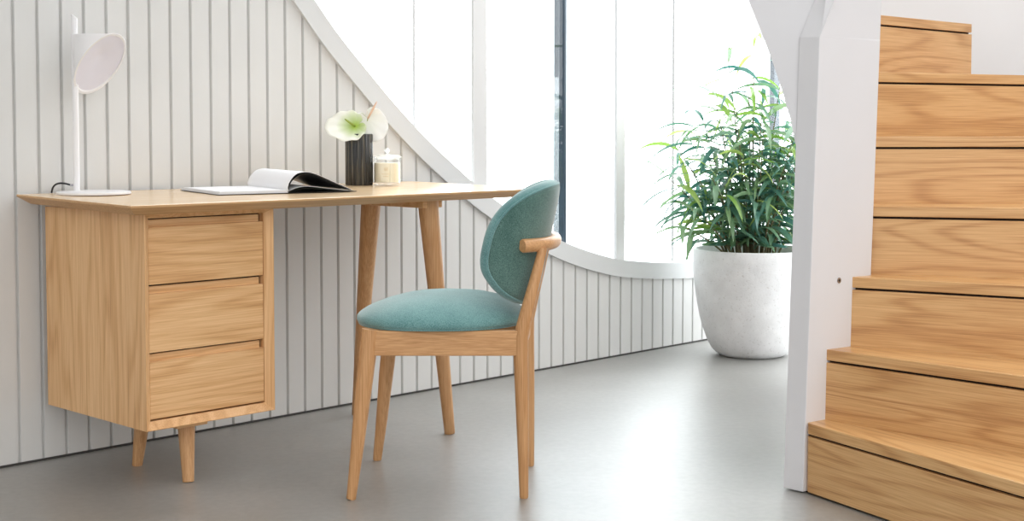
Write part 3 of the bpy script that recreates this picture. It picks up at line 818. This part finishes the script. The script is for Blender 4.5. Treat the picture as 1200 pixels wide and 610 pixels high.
# seams curving over the front pad edge near the top corners
# oak yoke wrapping the back
bm = bmesh.new(); pts = []; rr = []
for i in range(33):
    a = -1+2*i/32; ph = a*R(51)
    ax, ay = AX+.013, AY+.006
    zc = .645
    pts.append((-.275+AX-ax*cos(ph)**.77-(zc-BZ)*LEAN, ay*abs(sin(ph))**.77*(1 if ph > 0 else -1), zc)); rr.append(.0175)
tube(bm, [Vector(pts[0])+(Vector(pts[0])-Vector(pts[1])).normalized()*.003]+pts+[Vector(pts[-1])+(Vector(pts[-1])-Vector(pts[-2])).normalized()*.003], [.0155]+rr+[.0155], 24)
obj('yoke', bm, M['oak_rail'], chair, smooth=True, autosmooth=55)

# ------------------------------------------------------------------ potted plant
PP = Vector((1.005, 5.81, 0))
plant = empty('potted_plant', PP, 0, 'tall long-leaved green plant in a big pale stone pot beside the window', 'potted plant')
bm = bmesh.new()
lathe(bm, [(.125, 0), (.134, .002), (.150, .012), (.166, .028), (.186, .065), (.203, .112), (.217, .16), (.227, .212), (.236, .27), (.243, .33), (.2465, .40), (.2470, .442), (.2450, .446), (.232, .446), (.229, .44), (.228, .40)], 96, caps=(True, False))
obj('pot', bm, M['stone'], plant, smooth=True, autosmooth=50)
bm = bmesh.new(); lathe(bm, [(.229, .395), (.20, .405), (.12, .412), (.01, .416)], 48); obj('soil', bm, M['soil'], plant, smooth=True)
rnd = random.Random(11)
LB, LY = bmesh.new(), bmesh.new()
def leaf(bm, p, d, L, W, droop, roll=0):
    d = Vector(d).normalized(); side = d.cross(Vector((0, 0, 1)))
    if side.length < .01: side = Vector((1, 0, 0))
    side.normalize(); side = (Matrix.Rotation(roll, 3, d) @ side)
    n = 8; prev = None; q = Vector(p); dirn = d.copy()
    if q.z < .58: droop *= .8
    for i in range(n+1):
        t = i/n; w_ = W*(sin(pi*min(1, t*.94+.05))**.75)*(1-.35*t) if i < n else 0
        up = side.cross(dirn).normalized()
        if i == n: row = [bm.verts.new(q)]
        else: row = [bm.verts.new(q-side*w_+up*w_*.35), bm.verts.new(q), bm.verts.new(q+side*w_+up*w_*.35)]
        if prev:
            if len(row) == 3:
                bm.faces.new([prev[0], prev[1], row[1], row[0]]); bm.faces.new([prev[1], prev[2], row[2], row[1]])
            else:
                bm.faces.new([prev[0], prev[1], row[0]]); bm.faces.new([prev[1], prev[2], row[0]])
        prev = row
        q = q+dirn*(L/n)
        if q.z < .47 and math.hypot(q.x, q.y) < .275: q.z = .47
        dirn = (dirn+Vector((0, 0, -droop/n))).normalized()
def branch(p0, tip, r0, nleaf, lo=.25, young=.0):
    p0, tip = Vector(p0), Vector(tip); mid = p0.lerp(tip, .5); mid.x = p0.x+(tip.x-p0.x)*.36; mid.y = p0.y+(tip.y-p0.y)*.36; mid.z = p0.z+(tip.z-p0.z)*.6
    P = lambda t: p0*(1-t)**2+mid*2*t*(1-t)+tip*t*t
    pts = [P(i/10) for i in range(11)]
    bm = bmesh.new(); tube(bm, pts, [r0*(1-.75*i/10) for i in range(11)], 8); obj('stem', bm, M['stem'], plant, smooth=True)
    az = rnd.uniform(0, 2*pi)
    for i in range(nleaf):
        t = lo+(1-lo)*(i+.5)/nleaf; p = P(t); az += 2.4 if rnd.random() < .5 else 2.0; az +=rnd.uniform(-.4, .4)
        el = rnd.uniform(-.1, .6)+(.3 if t > .93 else 0)
        out = Vector((tip.x-p0.x, tip.y-p0.y, 0))*.9
        d = Vector((cos(az), sin(az), 0))+out
        d = d.normalized()*cos(el)+Vector((0, 0, sin(el)))
        L = rnd.uniform(.15, .25); b = LY if rnd.random() < young+(.25 if t > .9 else .05) else LB
        leaf(b, p, d, L, rnd.uniform(.0105, .0160), rnd.uniform(.9, 2.0), rnd.uniform(-.9, .9))
tips = []
for i in range(22):
    a = i*2.4; r = .06+.20*math.sqrt((i+.5)/22)
    tips.append((r*cos(a)*1.0+.02, r*sin(a)*.75, rnd.uniform(.66, 1.02)))
for (x, y, z) in tips:
    branch((x*.38, y*.38, .405), (x, y, z), .0045, 21, .10)
for tx, ty, tz, n_ in ((-.36, -.10, .74, 14), (-.33, .0, .88, 13), (-.28, -.2, .62, 12), (-.34, -.15, .56, 9), (-.10, .05, 1.24, 10), (.0, .0, 1.30, 12), (-.28, -.06, .80, 13), (-.24, .06, .96, 13), (-.17, .0, 1.10, 14), (-.02, .02, 1.19, 14), (.03, -.05, 1.08, 14), (.12, .03, 1.14, 16), (-.25, -.12, .66, 11), (-.09, -.1, 1.03, 14), (.18, -.1, 1.0, 14), (.24, .05, .9, 14), (.1, -.18, .8, 14), (-.2, -.2, .75, 12)):
    branch((tx*.3, ty*.3, .405), (tx, ty, tz), .0052, n_, .42, .12)
for (x0, z0, y0, x1, z1, y1, L_, W_, dr, yg) in (
    (-.20, .66, -.05, -1, .25, -.2, .22, .0125, 1.2, 0), (-.24, .60, -.1, -1, .12, -.3, .24, .013, 1.1, 0), (-.20, .52, -.1, -1, .0, -.2, .22, .012, 1.3, 0),
    (-.26, .80, 0, -1, .5, -.1, .22, .013, 1.2, 0), (-.24, .95, 0, -1, .35, .0, .24, .012, 1.5, 0), (-.13, 1.02, -.05, -.5, 1, -.1, .20, .014, 1.2, 0),
    (-.28, .70, -.12, -.3, 1, -.1, .15, .016, .2, 1), (-.12, 1.18, 0, -1, .35, 0, .20, .011, 1.3, 0), (-.02, 1.27, 0, -1, .3, 0, .19, .011, 1.5, 1),
    (.02, 1.33, 0, -.8, .6, 0, .13, .012, 1.4, 1), (-.26, .88, -.1, -1, .1, -.2, .25, .012, 1.3, 0), (-.22, .74, -.15, -1, -.1, -.2, .24, .013, 1.2, 0)):
    leaf(LY if yg else LB, (x0, y0, z0), (x1, y1, z1), L_, W_, dr, rnd.uniform(-.8, .8))
obj('foliage', LB, M['leaf'], plant, smooth=True); obj('young_foliage', LY, M['leaf2'], plant, smooth=True)

#LIGHTS
